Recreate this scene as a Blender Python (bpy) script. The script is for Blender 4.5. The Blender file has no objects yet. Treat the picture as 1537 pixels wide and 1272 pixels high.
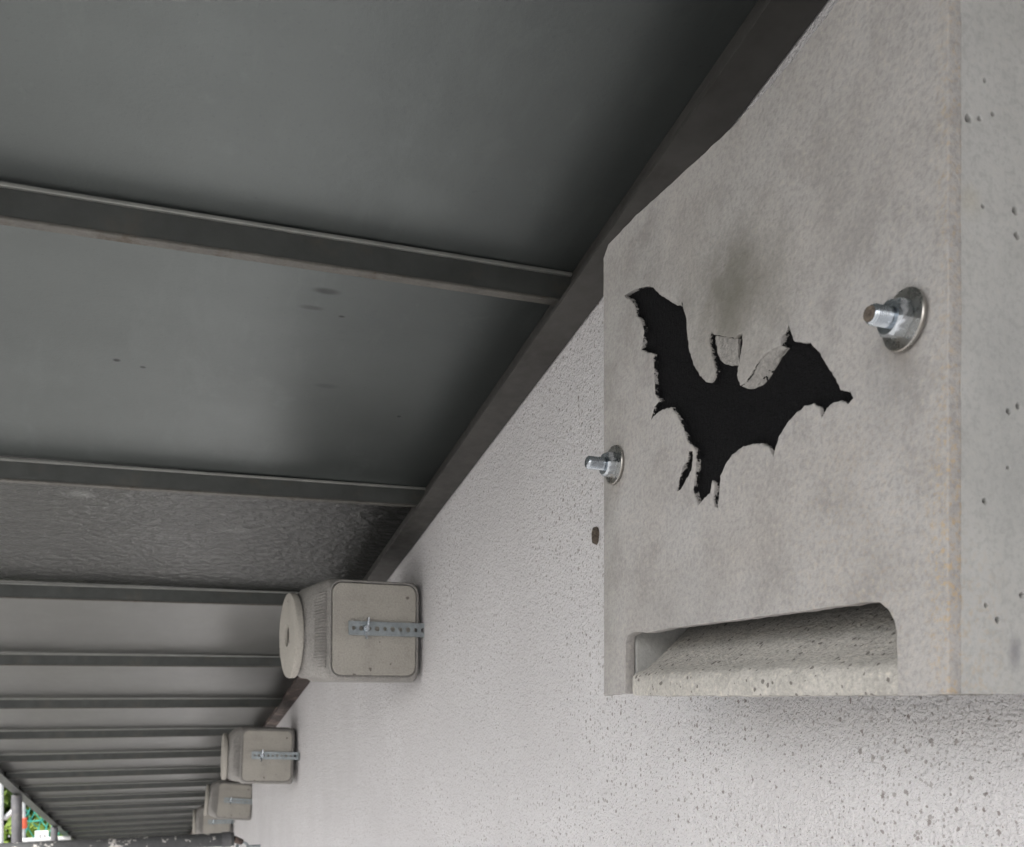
import bpy, bmesh, math, random
from mathutils import Vector, Matrix, Euler, noise
random.seed(7)
R = math.radians
SC = bpy.context.scene
COL = SC.collection

# ------------------------------------------------------------------ camera
EYE = 5.0                                   # camera height above the ground, up on the scaffold
cam_data = bpy.data.cameras.new('camera')
cam = bpy.data.objects.new('camera', cam_data)
COL.objects.link(cam)
cam.location = (0, 0, EYE)
YAW = math.atan(554 / 1485)
cam.rotation_euler = (R(90), 0, -YAW)
cam_data.sensor_width = 36
cam_data.lens = 36 * 1485 / 1537
cam_data.shift_y = 409 / 1537
cam_data.clip_start = 0.02
cam_data.clip_end = 2000
cam_data.dof.use_dof = True
cam_data.dof.focus_distance = 0.80
cam_data.dof.aperture_fstop = 20
SC.camera = cam

# ------------------------------------------------------------------ sky and sun (bright overcast day)
SUN_EL, SUN_AZ = R(48), R(235)               # azimuth clockwise from +y: light comes from the open side, a little from behind
world = bpy.data.worlds.new('World'); SC.world = world
world.use_nodes = True
wn = world.node_tree
wn.nodes.clear()
sky = wn.nodes.new('ShaderNodeTexSky')
sky.sky_type = 'NISHITA'; sky.sun_disc = False
sky.sun_elevation = SUN_EL; sky.sun_rotation = SUN_AZ
sky.air_density = 1.0; sky.dust_density = 6.0; sky.ozone_density = 1.0
hsv = wn.nodes.new('ShaderNodeHueSaturation'); hsv.inputs['Saturation'].default_value = 0.42
bg = wn.nodes.new('ShaderNodeBackground'); bg.inputs['Strength'].default_value = 0.15
wo = wn.nodes.new('ShaderNodeOutputWorld')
wn.links.new(sky.outputs[0], hsv.inputs['Color']); wn.links.new(hsv.outputs[0], bg.inputs['Color'])
wn.links.new(bg.outputs[0], wo.inputs['Surface'])

sun_data = bpy.data.lights.new('sun', 'SUN')
sun_data.energy = 1.4; sun_data.angle = R(14); sun_data.color = (1.0, 0.985, 0.965)
sun = bpy.data.objects.new('sun', sun_data); COL.objects.link(sun)
sd = Vector((math.sin(SUN_AZ) * math.cos(SUN_EL), math.cos(SUN_AZ) * math.cos(SUN_EL), math.sin(SUN_EL)))
sun.rotation_euler = sd.to_track_quat('Z', 'Y').to_euler()
sun.location = (-6, -6, 14)

SC.view_settings.view_transform = 'Standard'
SC.view_settings.look = 'None'
SC.view_settings.gamma = 1
SC.view_settings.exposure = 1.30
SC.view_settings.use_curve_mapping = False
SC.cycles.max_bounces = 5
SC.cycles.glossy_bounces = 3
SC.cycles.adaptive_threshold = 0.015
SC.cycles.diffuse_bounces = 4

# ------------------------------------------------------------------ helpers
def tag(o, label=None, cat=None, group=None, kind=None):
    for k, v in (('label', label), ('category', cat), ('group', group), ('kind', kind)):
        if v: o[k] = v
    return o

def empty(name, loc=(0, 0, 0), rot=(0, 0, 0)):
    o = bpy.data.objects.new(name, None); COL.objects.link(o)
    o.location = loc; o.rotation_euler = rot; o.empty_display_size = 0.05
    return o

def link(name, me, mat, parent=None, loc=None, rot=None):
    if mat and not me.materials: me.materials.append(mat)
    o = bpy.data.objects.new(name, me); COL.objects.link(o)
    if parent: o.parent = parent
    if loc is not None: o.location = loc
    if rot is not None: o.rotation_euler = rot
    return o

def mesh_of(bm, name, smooth=False, angle=None):
    bmesh.ops.recalc_face_normals(bm, faces=bm.faces)
    me = bpy.data.meshes.new(name)
    bm.to_mesh(me); bm.free()
    if smooth:
        for p in me.polygons: p.use_smooth = True
        if angle is not None: me.set_sharp_from_angle(angle=R(angle))
    return me

def add_box(bm, lo, hi, bevel=0, seg=2):
    r = bmesh.ops.create_cube(bm, size=1)
    vs = r['verts']
    for v in vs:
        v.co = Vector([lo[i] + (v.co[i] + 0.5) * (hi[i] - lo[i]) for i in range(3)])
    if bevel:
        es = {e for v in vs for e in v.link_edges}
        bmesh.ops.bevel(bm, geom=list(es), offset=bevel, segments=seg, affect='EDGES', profile=0.5)
    return bm

def box_obj(name, lo, hi, mat, parent=None, bevel=0, seg=2):
    return link(name, mesh_of(add_box(bmesh.new(), lo, hi, bevel, seg), name), mat, parent)

def add_tube(bm, a, b, r, n=20, r2=None, caps=True):
    a = Vector(a); b = Vector(b); d = b - a
    q = d.to_track_quat('Z', 'Y')
    r2 = r if r2 is None else r2
    rings = []
    for p, rr in ((a, r), (b, r2)):
        rings.append([bm.verts.new(p + q @ Vector((math.cos(2 * math.pi * i / n) * rr, math.sin(2 * math.pi * i / n) * rr, 0))) for i in range(n)])
    for i in range(n):
        j = (i + 1) % n
        bm.faces.new((rings[0][i], rings[0][j], rings[1][j], rings[1][i]))
    if caps:
        bm.faces.new(rings[0][::-1]); bm.faces.new(rings[1])
    return bm

def tube_obj(name, a, b, r, mat, parent=None, n=20):
    return link(name, mesh_of(add_tube(bmesh.new(), a, b, r, n), name, True, 40), mat, parent)

def loft(bm, rings, cap0=True, cap1=True):
    """rings: lists of points with the same count"""
    vr = [[bm.verts.new(p) for p in r] for r in rings]
    n = len(vr[0])
    for k in range(len(vr) - 1):
        for i in range(n):
            j = (i + 1) % n
            bm.faces.new((vr[k][i], vr[k][j], vr[k + 1][j], vr[k + 1][i]))
    if cap0: bm.faces.new(vr[0][::-1])
    if cap1: bm.faces.new(vr[-1])
    return bm

def lathe_x(bm, prof, n=28, cap=True):
    """prof: (x, r) pairs, spun about the x axis"""
    rings = []
    for x, r in prof:
        rings.append([(x, math.cos(2 * math.pi * i / n) * r, math.sin(2 * math.pi * i / n) * r) for i in range(n)])
    return loft(bm, rings, cap, cap)

def sheet_cut(name, outer, holes, thick, bevel=0.0, mapper=None):
    """a slab with the given outline and openings, filled from a 2D curve; coordinates (u, v) and thickness w"""
    cu = bpy.data.curves.new(name, 'CURVE'); cu.dimensions = '2D'; cu.fill_mode = 'BOTH'
    cu.extrude = thick / 2 - bevel; cu.bevel_depth = bevel; cu.bevel_resolution = 2; cu.offset = -bevel
    for loop in [outer] + list(holes):
        sp = cu.splines.new('POLY'); sp.points.add(len(loop) - 1); sp.use_cyclic_u = True
        for p, (u, v) in zip(sp.points, loop): p.co = (u, v, 0, 1)
    o = bpy.data.objects.new(name, cu); COL.objects.link(o)
    dg = bpy.context.evaluated_depsgraph_get()
    me = bpy.data.meshes.new_from_object(o.evaluated_get(dg))
    bpy.data.objects.remove(o); bpy.data.curves.remove(cu)
    if mapper:
        for v in me.vertices: v.co = mapper(v.co)
    bm = bmesh.new(); bm.from_mesh(me)
    bmesh.ops.remove_doubles(bm, verts=bm.verts, dist=1e-6)
    bmesh.ops.recalc_face_normals(bm, faces=bm.faces)
    bm.to_mesh(me); bm.free(); me.name = name
    me.materials.clear()
    return me

def rough_loop(loop, step, amp, seed=0, scale=180, close=True):
    """subdivide an outline and wear its edge"""
    out = []
    n = len(loop)
    for i in range(n):
        a = Vector((*loop[i], 0)); b = Vector((*loop[(i + 1) % n], 0))
        m = max(1, int((b - a).length / step))
        for k in range(m):
            p = a.lerp(b, k / m)
            q = Vector((p.x * scale, p.y * scale, seed * 7.3))
            d = noise.noise_vector(q) + 0.5 * noise.noise_vector(q * 2.7)
            out.append((p.x + d.x * amp, p.y + d.y * amp))
    return out

def circle(cx, cy, r, n=14, jit=0):
    return [(cx + math.cos(2 * math.pi * i / n) * r * (1 + random.uniform(-jit, jit)), cy + math.sin(2 * math.pi * i / n) * r * (1 + random.uniform(-jit, jit))) for i in range(n)]

# ------------------------------------------------------------------ materials
class NT:
    def __init__(self, name):
        self.m = bpy.data.materials.new(name); self.m.use_nodes = True
        self.t = self.m.node_tree; self.t.nodes.clear()
        self.o = self.n('OutputMaterial'); self.b = self.n('BsdfPrincipled')
        self.l(self.b.outputs[0], self.o.inputs[0])
        self.tc = self.n('TexCoord')
        self.co = self.tc.outputs['Object']
    def n(self, ty, **kw):
        nd = self.t.nodes.new('ShaderNode' + ty)
        for k, v in kw.items(): setattr(nd, k, v)
        return nd
    def l(self, a, b): self.t.links.new(a, b)
    def put(self, sock, v):
        if hasattr(v, 'is_linked') or hasattr(v, 'links'): self.l(v, sock)
        else: sock.default_value = v
    def mapping(self, scale=(1, 1, 1), loc=(0, 0, 0), rot=(0, 0, 0), co=None):
        m = self.n('Mapping'); self.l(co or self.co, m.inputs[0])
        m.inputs['Scale'].default_value = scale; m.inputs['Location'].default_value = loc; m.inputs['Rotation'].default_value = rot
        return m.outputs[0]
    def noise(self, scale, detail=4, rough=0.55, co=None, dist=0):
        x = self.n('TexNoise'); x.inputs['Scale'].default_value = scale; x.inputs['Detail'].default_value = detail
        x.inputs['Roughness'].default_value = rough; x.inputs['Distortion'].default_value = dist
        self.l(co or self.co, x.inputs['Vector']); return x.outputs['Fac']
    def voro(self, scale, co=None, feature='F1', rnd=1.0):
        x = self.n('TexVoronoi', feature=feature); x.inputs['Scale'].default_value = scale
        x.inputs['Randomness'].default_value = rnd
        self.l(co or self.co, x.inputs['Vector']); return x
    def ramp(self, fac, stops, interp='LINEAR'):
        r = self.n('ValToRGB'); r.color_ramp.interpolation = interp
        el = r.color_ramp.elements
        while len(el) < len(stops): el.new(0.5)
        for e, (p, c) in zip(el, stops):
            e.position = p; e.color = c if len(c) == 4 else (*c, 1)
        self.l(fac, r.inputs[0]); return r.outputs[0]
    def mr(self, v, a, b, c=0.0, d=1.0, smooth=False):
        m = self.n('MapRange'); m.clamp = True
        if smooth: m.interpolation_type = 'SMOOTHSTEP'
        self.put(m.inputs[0], v)
        for i, x in enumerate((a, b, c, d)): m.inputs[i + 1].default_value = x
        return m.outputs[0]
    def math(self, op, a, b=0.0, clamp=False):
        m = self.n('Math', operation=op, use_clamp=clamp)
        self.put(m.inputs[0], a); self.put(m.inputs[1], b); return m.outputs[0]
    def mix(self, fac, a, b, mode='MIX'):
        m = self.n('Mix', data_type='RGBA', blend_type=mode)
        self.put(m.inputs['Factor'], fac)
        ins = [s for s in m.inputs if s.type == 'RGBA']
        for s, v in zip(ins, (a, b)):
            if isinstance(v, tuple): s.default_value = v if len(v) == 4 else (*v, 1)
            else: self.l(v, s)
        return [s for s in m.outputs if s.type == 'RGBA'][0]
    def blob(self, c, rx, ry, rz, edge=0.5):
        """soft ellipsoid mask around an object-space point"""
        mp = self.n('Mapping', vector_type='TEXTURE'); self.l(self.co, mp.inputs[0])
        mp.inputs['Location'].default_value = c; mp.inputs['Scale'].default_value = (rx, ry, rz)
        ln = self.n('VectorMath', operation='LENGTH'); self.l(mp.outputs[0], ln.inputs[0])
        return self.mr(ln.outputs['Value'], 1.0, 1 - edge, 0, 1, True)
    def bump(self, h, dist, strength=1.0, prev=None):
        b = self.n('Bump'); b.inputs['Distance'].default_value = dist; b.inputs['Strength'].default_value = strength
        self.l(h, b.inputs['Height'])
        if prev: self.l(prev, b.inputs['Normal'])
        return b.outputs[0]
    def done(self, color=None, rough=None, metal=None, normal=None, spec=None):
        for k, v in (('Base Color', color), ('Roughness', rough), ('Metallic', metal), ('Normal', normal), ('Specular IOR Level', spec)):
            if v is None: continue
            s = self.b.inputs[k]
            if isinstance(v, tuple): s.default_value = v if len(v) == 4 else (*v, 1)
            elif isinstance(v, (int, float)): s.default_value = v
            else: self.l(v, s)
        return self.m

def m_plaster():
    t = NT('rough_white_plaster')
    sx = t.n('SeparateXYZ'); t.l(t.co, sx.inputs[0])
    cb = t.n('CombineXYZ'); t.l(sx.outputs[1], cb.inputs[0]); t.l(sx.outputs[2], cb.inputs[1])
    co = cb.outputs[0]                                  # the plane of the wall: along it and up
    def n2(scale, detail, rough=0.6, out='Fac'):
        x = t.n('TexNoise', noise_dimensions='2D'); t.l(co, x.inputs['Vector'])
        x.inputs['Scale'].default_value = scale; x.inputs['Detail'].default_value = detail; x.inputs['Roughness'].default_value = rough
        return x.outputs[out]
    big = n2(4.5, 4)
    col = t.ramp(big, [(0.3, (0.755, 0.742, 0.752)), (0.7, (0.825, 0.815, 0.828))])
    wobble = n2(330, 2, 0.6, 'Color')
    dirt = None
    for sc, frac, hi, c, wob in ((96, 0.20, 0.190, 0.80, 0.0040), (210, 0.22, 0.25, 0.62, 0.0020), (30, 0.68, 0.070, 0.9, 0.0048)):
        # pits left between the grains: uneven outlines, size and density
        sub = t.n('VectorMath', operation='MULTIPLY_ADD'); t.l(wobble, sub.inputs[0]); sub.inputs[1].default_value = (wob, wob, 0)
        t.l(co, sub.inputs[2])
        v = t.n('TexVoronoi', voronoi_dimensions='2D'); v.inputs['Scale'].default_value = sc; t.l(sub.outputs[0], v.inputs['Vector'])
        sep = t.n('SeparateColor'); t.l(v.outputs['Color'], sep.inputs[0])
        size = t.math('MULTIPLY', t.mr(sep.outputs[0], frac, 1.0, 0, hi), t.mr(big, 0.35, 0.65, 0.65, 1.15))
        soft = t.math('MULTIPLY', t.mr(t.math('SUBTRACT', size, v.outputs['Distance']), -0.015, 0.045, 0, c), t.mr(sep.outputs[1], 0, 1, 0.6, 1))
        dirt = soft if dirt is None else t.math('MAXIMUM', dirt, soft)
    col = t.mix(t.math('MULTIPLY', dirt, 0.9), col, (0.20, 0.16, 0.14))
    hh = t.math('ADD', n2(330, 3, 0.65), t.math('MULTIPLY', n2(120, 2), 0.9))
    return t.done(col, 0.92, 0, t.bump(hh, 0.0044, 0.95), 0.2)

def m_concrete(name, warm, cool, speck, stain=None, grain=0.0009, pores=0.0, sandy=None, paint=False, contrast=1.0, fine=1.0, pit=0.0):
    t = NT(name)
    a = t.noise(9, 5, 0.62); b = t.noise(26, 6, 0.70); c = t.noise(330, 3, 0.68)
    k = contrast
    col = t.mix(t.mr(a, 0.36, 0.66), warm, cool)
    col = t.mix(t.mr(b, 0.50, 0.72, 0, 0.6 * k), col, tuple(x * 0.68 for x in warm))
    col = t.mix(t.mr(b, 0.28, 0.46, 0.45 * k, 0), col, tuple(min(1, x * 1.28) for x in warm))
    col = t.mix(t.mr(c, 0.36, 0.52, 0.55 * k * fine, 0.0), col, tuple(x * 0.60 for x in cool))
    col = t.mix(t.mr(c, 0.56, 0.70, 0, 0.55 * k * fine), col, speck)
    if sandy:
        g = t.mr(t.noise(300, 4, 0.75), 0.50, 0.64)
        for (p, rx, ry, rz, amt) in sandy:
            m = t.math('MULTIPLY', t.blob(p, rx, ry, rz, 0.9), g)
            col = t.mix(t.math('MULTIPLY', m, amt), col, (0.47, 0.37, 0.25))
    if stain:
        g = t.mr(b, 0.3, 0.62, 0.35, 1)
        for (p, rx, ry, rz, amt, sc) in stain:
            m = t.math('MULTIPLY', t.blob(p, rx, ry, rz, 0.95), g)
            col = t.mix(t.math('MULTIPLY', m, amt), col, sc)
    if pores:
        wv = t.n('VectorMath', operation='MULTIPLY_ADD'); nn = t.n('TexNoise'); nn.inputs['Scale'].default_value = pores * 1.5; t.l(t.co, nn.inputs['Vector'])
        t.l(nn.outputs['Color'], wv.inputs[0]); wv.inputs[1].default_value = (0.5 / pores,) * 3; t.l(t.co, wv.inputs[2])
        v = t.voro(pores, wv.outputs[0]); sep = t.n('SeparateColor'); t.l(v.outputs['Color'], sep.inputs[0])
        sz = t.mr(sep.outputs[1], 0.72 if not pit else 1 - pit, 1.0, 0, 0.22 if not pit else 0.40)
        po = t.mr(t.math('SUBTRACT', sz, v.outputs['Distance']), 0.0, 0.06)
        col = t.mix(t.math('MULTIPLY', po, 0.7), col, (0.07, 0.06, 0.055))
    if paint:
        # black paint that ran up the walls of the cutout in places
        sx = t.n('SeparateXYZ'); t.l(t.co, sx.inputs[0])
        deep = t.mr(sx.outputs[0], DF + 0.0003, DF + 0.0009)
        inside = t.blob((DF, 0.54, EYE + 0.215), 0.1, 0.155, 0.125, 0.02)
        gate = t.mr(t.math('ADD', t.noise(110, 4, 0.75), t.math('MULTIPLY', t.mr(sx.outputs[0], DF, DF + 0.004), 0.16)), 0.55, 0.60)
        col = t.mix(t.math('MULTIPLY', t.math('MULTIPLY', deep, inside), gate), col, (0.008, 0.008, 0.009))
    return t.done(col, 0.9, 0, t.bump(c, grain, 0.9), 0.25)

def m_sheet(name, base, rough, ripple=0.0, metal=0.70, marks=0.0, spots=()):
    t = NT(name)
    a = t.noise(3.2, 5, 0.62, t.mapping((1.0, 1.3, 1)))
    w = t.noise(16, 5, 0.70, t.mapping((1.0, 0.13, 1)))
    k = t.noise(7, 6, 0.72, t.mapping((1.3, 0.8, 1), (3, 1, 0)), 0.4)
    fl = t.noise(240, 3, 0.72)
    col = t.mix(t.mr(a, 0.3, 0.7), tuple(x * 0.90 for x in base), tuple(x * 1.10 for x in base))
    col = t.mix(t.mr(w, 0.54, 0.76, 0, 0.32), col, tuple(min(1, x * 1.55) for x in base))      # pale run marks
    col = t.mix(t.mr(k, 0.58, 0.70, 0, 0.22), col, tuple(min(1, x * 1.7) for x in base))       # chalky smears
    col = t.mix(t.mr(k, 0.28, 0.38, 0.22, 0), col, tuple(x * 0.62 for x in base))
    col = t.mix(t.mr(fl, 0.60, 0.74, 0, 0.30), col, tuple(x * 0.62 for x in base))
    if marks:
        v = t.voro(9, t.mapping((1, 1.7, 1))); sep = t.n('SeparateColor'); t.l(v.outputs['Color'], sep.inputs[0])
        sz = t.mr(sep.outputs[0], 0.6, 1.0, 0, 0.055)
        po = t.mr(t.math('SUBTRACT', sz, v.outputs['Distance']), 0.0, 0.02)
        col = t.mix(t.math('MULTIPLY', po, marks), col, tuple(x * 0.25 for x in base))
    for (p, rx, ry, amt, f) in spots:
        m = t.math('MULTIPLY', t.blob(p, rx, ry, 1.0, 0.7), t.mr(k, 0.35, 0.6, 0.5, 1))
        col = t.mix(t.math('MULTIPLY', m, amt), col, tuple(min(1, x * f) for x in base))
    r = t.mr(t.math('ADD', t.math('MULTIPLY', k, 0.5), t.math('MULTIPLY', w, 0.5)), 0.35, 0.65, rough - 0.02, rough + 0.04)
    nrm = None
    if ripple:
        rp = t.noise(62, 3, 0.55, t.mapping((1.0, 1.1, 1)), 0.25)
        lt = t.math('MULTIPLY', t.mr(rp, 0.52, 0.64), t.mr(t.noise(4, 3, 0.6), 0.40, 0.58))
        col = t.mix(t.math('MULTIPLY', lt, 0.55), col, tuple(min(1, x * 2.2) for x in base))
        nrm = t.bump(rp, 0.005, ripple, nrm)
    nrm = t.bump(fl, 0.0004, 0.35, nrm)
    return t.done(col, r, metal, nrm)

def m_metal(name, base, rough, metal=1.0, wear=None, scale=60, bump=0.0003, amt=(0.55, 0.7)):
    t = NT(name)
    a = t.noise(scale, 5, 0.65); b = t.noise(scale * 6, 3, 0.6)
    col = t.mix(t.mr(a, 0.3, 0.7), tuple(x * 0.8 for x in base), tuple(min(1, x * 1.2) for x in base))
    if wear: col = t.mix(t.mr(t.noise(scale * 0.6, 6, 0.7), amt[0], amt[1], 0, 0.9), col, wear)
    return t.done(col, t.mr(b, 0.3, 0.7, max(0.05, rough - 0.1), rough + 0.12), metal, t.bump(b, bump, 0.5))

def m_plain(name, c1, c2, rough=0.7, scale=20, bump=0.0):
    t = NT(name)
    a = t.noise(scale, 4, 0.6)
    return t.done(t.mix(t.mr(a, 0.35, 0.65), c1, c2), rough, 0, t.bump(a, bump, 0.6) if bump else None)

def m_blackpaint():
    t = NT('black_paint_on_concrete')
    c = t.noise(420, 4, 0.65); d = t.noise(900, 3, 0.6)
    v = t.voro(260); sep = t.n('SeparateColor'); t.l(v.outputs['Color'], sep.inputs[0])
    miss = t.mr(t.math('SUBTRACT', t.mr(sep.outputs[0], 0.85, 1.0, 0, 0.30), v.outputs['Distance']), 0, 0.04)
    gate = t.mr(t.noise(45, 3, 0.6), 0.48, 0.62)
    col = t.mix(t.mr(c, 0.35, 0.7), (0.0025, 0.0025, 0.0032), (0.006, 0.006, 0.007))
    col = t.mix(t.math('MULTIPLY', t.math('MULTIPLY', miss, gate), 0.8), col, (0.22, 0.21, 0.20))
    h = t.math('ADD', c, t.math('MULTIPLY', d, 0.4))
    return t.done(col, 0.6, 0, t.bump(h, 0.0022, 0.8), 0.14)

def m_leaf(name, c1, c2):
    t = NT(name)
    oi = t.n('Attribute', attribute_name='tint')
    col = t.mix(oi.outputs['Fac'], c1, c2)
    t.b.inputs['Transmission Weight'].default_value = 0
    m = t.done(col, 0.55, 0)
    tr = t.n('BsdfTranslucent'); t.l(col, tr.inputs[0])
    ms = t.n('MixShader'); ms.inputs[0].default_value = 0.35
    t.l(t.b.outputs[0], ms.inputs[1]); t.l(tr.outputs[0], ms.inputs[2]); t.l(ms.outputs[0], t.o.inputs[0])
    return m

DF = 0.34      # plane of the bat box front
D = 0.45       # plane of the plastered wall
M = {}
M['plaster'] = m_plaster()
M['front'] = m_concrete('sandy_cast_concrete', (0.385, 0.368, 0.352), (0.425, 0.417, 0.412), (0.52, 0.48, 0.42), paint=True, fine=0.72, contrast=1.15, grain=0.0010,
    stain=[((DF, 0.525, EYE + 0.250), 0.09, 0.055, 0.046, 1.0, (0.11, 0.105, 0.088)),
           ((DF, 0.53, EYE + 0.240), 0.09, 0.110, 0.090, 0.65, (0.20, 0.195, 0.17)),
           ((DF, 0.392, EYE + 0.150), 0.09, 0.034, 0.034, 0.45, (0.24, 0.24, 0.24)),
           ((DF, 0.63, EYE + 0.30), 0.09, 0.12, 0.07, 0.45, (0.22, 0.215, 0.20)),
           ((DF, 0.50, EYE + 0.33), 0.09, 0.10, 0.05, 0.35, (0.22, 0.215, 0.20)),
           ((DF, 0.70, EYE + 0.14), 0.09, 0.030, 0.24, 0.45, (0.23, 0.225, 0.205)),
           ((DF, 0.60, EYE + 0.06), 0.09, 0.10, 0.035, 0.40, (0.25, 0.245, 0.235)),
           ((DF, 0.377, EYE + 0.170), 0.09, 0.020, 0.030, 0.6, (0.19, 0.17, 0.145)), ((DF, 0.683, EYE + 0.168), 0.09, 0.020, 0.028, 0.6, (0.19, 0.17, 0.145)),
           ((DF, 0.42, EYE + 0.26), 0.09, 0.05, 0.09, 0.30, (0.27, 0.265, 0.26))],
    sandy=[((DF, 0.350, EYE + 0.05), 0.03, 0.018, 0.16, 0.95), ((DF, 0.350, EYE + 0.25), 0.03, 0.010, 0.20, 0.55), ((DF, 0.41, EYE + 0.08), 0.05, 0.10, 0.12, 0.28)])
M['side'] = m_concrete('smooth_cast_concrete', (0.43, 0.432, 0.42), (0.47, 0.472, 0.465), (0.50, 0.49, 0.45), grain=0.0004, contrast=0.6,
    sandy=[((DF + 0.012, 0.345, EYE + 0.01), 0.035, 0.05, 0.09, 0.5)],
    stain=[((0.353, 0.345, EYE + 0.225), 0.010, 0.05, 0.012, 0.4, (0.42, 0.38, 0.28)), ((0.375, 0.345, EYE + 0.13), 0.03, 0.05, 0.09, 0.45, (0.29, 0.30, 0.30)),
           ((0.380, 0.345, EYE + 0.020), 0.006, 0.05, 0.012, 0.8, (0.16, 0.16, 0.18))])
M['ramp'] = m_concrete('coarse_pitted_concrete', (0.44, 0.425, 0.395), (0.53, 0.515, 0.48), (0.66, 0.62, 0.54), grain=0.0012, pores=230, contrast=1.2, pit=0.55)
M['bare'] = m_concrete('broken_bare_concrete', (0.30, 0.29, 0.275), (0.37, 0.36, 0.345), (0.46, 0.44, 0.40), grain=0.003, contrast=1.3)
M['black'] = m_blackpaint()
M['panel'] = m_sheet('grey_coated_sheet', (0.132, 0.146, 0.144), 0.38, marks=0.9, spots=[((0.191, 1.10, 5.45), 0.020, 0.008, 0.9, 0.35), ((0.180, 1.135, 5.45), 0.018, 0.006, 0.8, 0.4), ((0.227, 1.307, 5.4), 0.022, 0.008, 0.5, 0.5), ((0.34, 1.37, 5.4), 0.004, 0.004, 1.0, 0.02), ((-0.03, 1.30, 5.4), 0.006, 0.005, 1.0, 0.1), ((0.0, 1.31, 5.4), 0.005, 0.004, 1.0, 0.1), ((0.255, 0.93, 5.5), 0.05, 0.035, 0.35, 1.5)])
M['panel_plain'] = m_sheet('dull_grey_coated_sheet', (0.155, 0.157, 0.152), 0.36, marks=0.5)
M['panel_ripple'] = m_sheet('stained_rippled_sheet', (0.064, 0.066, 0.064), 0.30, ripple=0.8, spots=[((-0.093, 1.735, 5.33), 0.028, 0.020, 1.0, 3.4), ((0.16, 1.86, 5.3), 0.05, 0.016, 0.6, 2.4)])
M['rib'] = m_metal('dark_folded_steel', (0.082, 0.087, 0.084), 0.45, 0.5, wear=(0.11, 0.105, 0.092), scale=14)
M['riblip'] = m_metal('weathered_seam_flange', (0.135, 0.130, 0.118), 0.6, 0.3, wear=(0.085, 0.068, 0.05), scale=40)
M['riblite'] = m_metal('bare_sheet_edge', (0.27, 0.275, 0.26), 0.42, 0.5, scale=20)
M['trim'] = m_metal('dark_steel_angle', (0.062, 0.060, 0.056), 0.55, 0.3, wear=(0.03, 0.025, 0.022), scale=9, amt=(0.55, 0.75))
M['trimrust'] = m_metal('rusty_steel_angle', (0.055, 0.040, 0.036), 0.6, 0.25, wear=(0.20, 0.15, 0.13), scale=18, amt=(0.5, 0.58))
M['zinc'] = m_metal('zinc_plated_steel', (0.56, 0.60, 0.64), 0.22, 1.0, scale=25, bump=0.00001)
M['washer'] = m_metal('dull_zinc_washer', (0.42, 0.41, 0.39), 0.30, 1.0, wear=(0.30, 0.25, 0.20), scale=45, bump=0.00001)
M['galv'] = m_metal('galvanised_strap', (0.36, 0.40, 0.42), 0.40, 0.85, wear=(0.29, 0.32, 0.34), scale=70, bump=0.0001)
M['wood'] = m_concrete('fine_wood_concrete', (0.40, 0.38, 0.345), (0.45, 0.43, 0.39), (0.52, 0.49, 0.43), grain=0.0014, contrast=0.7, pores=60)
M['wood_edge'] = m_concrete('grey_wood_concrete', (0.30, 0.29, 0.278), (0.36, 0.35, 0.335), (0.48, 0.45, 0.40), grain=0.0020)
M['hole'] = m_plain('hole_shade_and_bracket_dark', (0.030, 0.026, 0.022), (0.05, 0.045, 0.038), 0.95, 60)  # dark tone standing in for shade inside the hole; also colours the brackets
M['pipe'] = m_metal('paint_spattered_tube', (0.075, 0.078, 0.08), 0.62, 0.3, wear=(0.62, 0.60, 0.57), scale=48, amt=(0.585, 0.61))
M['post'] = m_metal('weathered_grey_tube', (0.12, 0.12, 0.128), 0.6, 0.3, wear=(0.2, 0.195, 0.18), scale=20)
M['white'] = m_plain('pale_painted_tube', (0.40, 0.42, 0.42), (0.55, 0.56, 0.55), 0.45, 30)
M['net'] = m_plain('green_net_cord', (0.02, 0.22, 0.17), (0.04, 0.34, 0.26), 0.6, 30)
M['orange'] = m_plain('red_orange_plastic', (0.62, 0.10, 0.05), (0.70, 0.14, 0.07), 0.5, 30)
M['card'] = m_plain('white_card', (0.80, 0.80, 0.79), (0.84, 0.84, 0.83), 0.5, 30)
M['print'] = m_plain('grey_print', (0.16, 0.17, 0.17), (0.24, 0.25, 0.25), 0.6, 200)
M['leafa'] = m_leaf('olive_green_leaves', (0.035, 0.075, 0.012), (0.13, 0.20, 0.03))
M['leafb'] = m_leaf('yellow_green_leaves', (0.10, 0.19, 0.02), (0.22, 0.30, 0.05))
M['bark'] = m_plain('brown_bark', (0.07, 0.05, 0.035), (0.13, 0.10, 0.075), 0.9, 12, 0.01)
M['ground'] = m_plain('pale_gravel_ground', (0.21, 0.208, 0.20), (0.27, 0.266, 0.26), 0.95, 3, 0.01)
M['chip'] = m_plain('dark_crumbling_core', (0.05, 0.04, 0.035), (0.17, 0.14, 0.11), 0.95, 260, 0.003)

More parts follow.
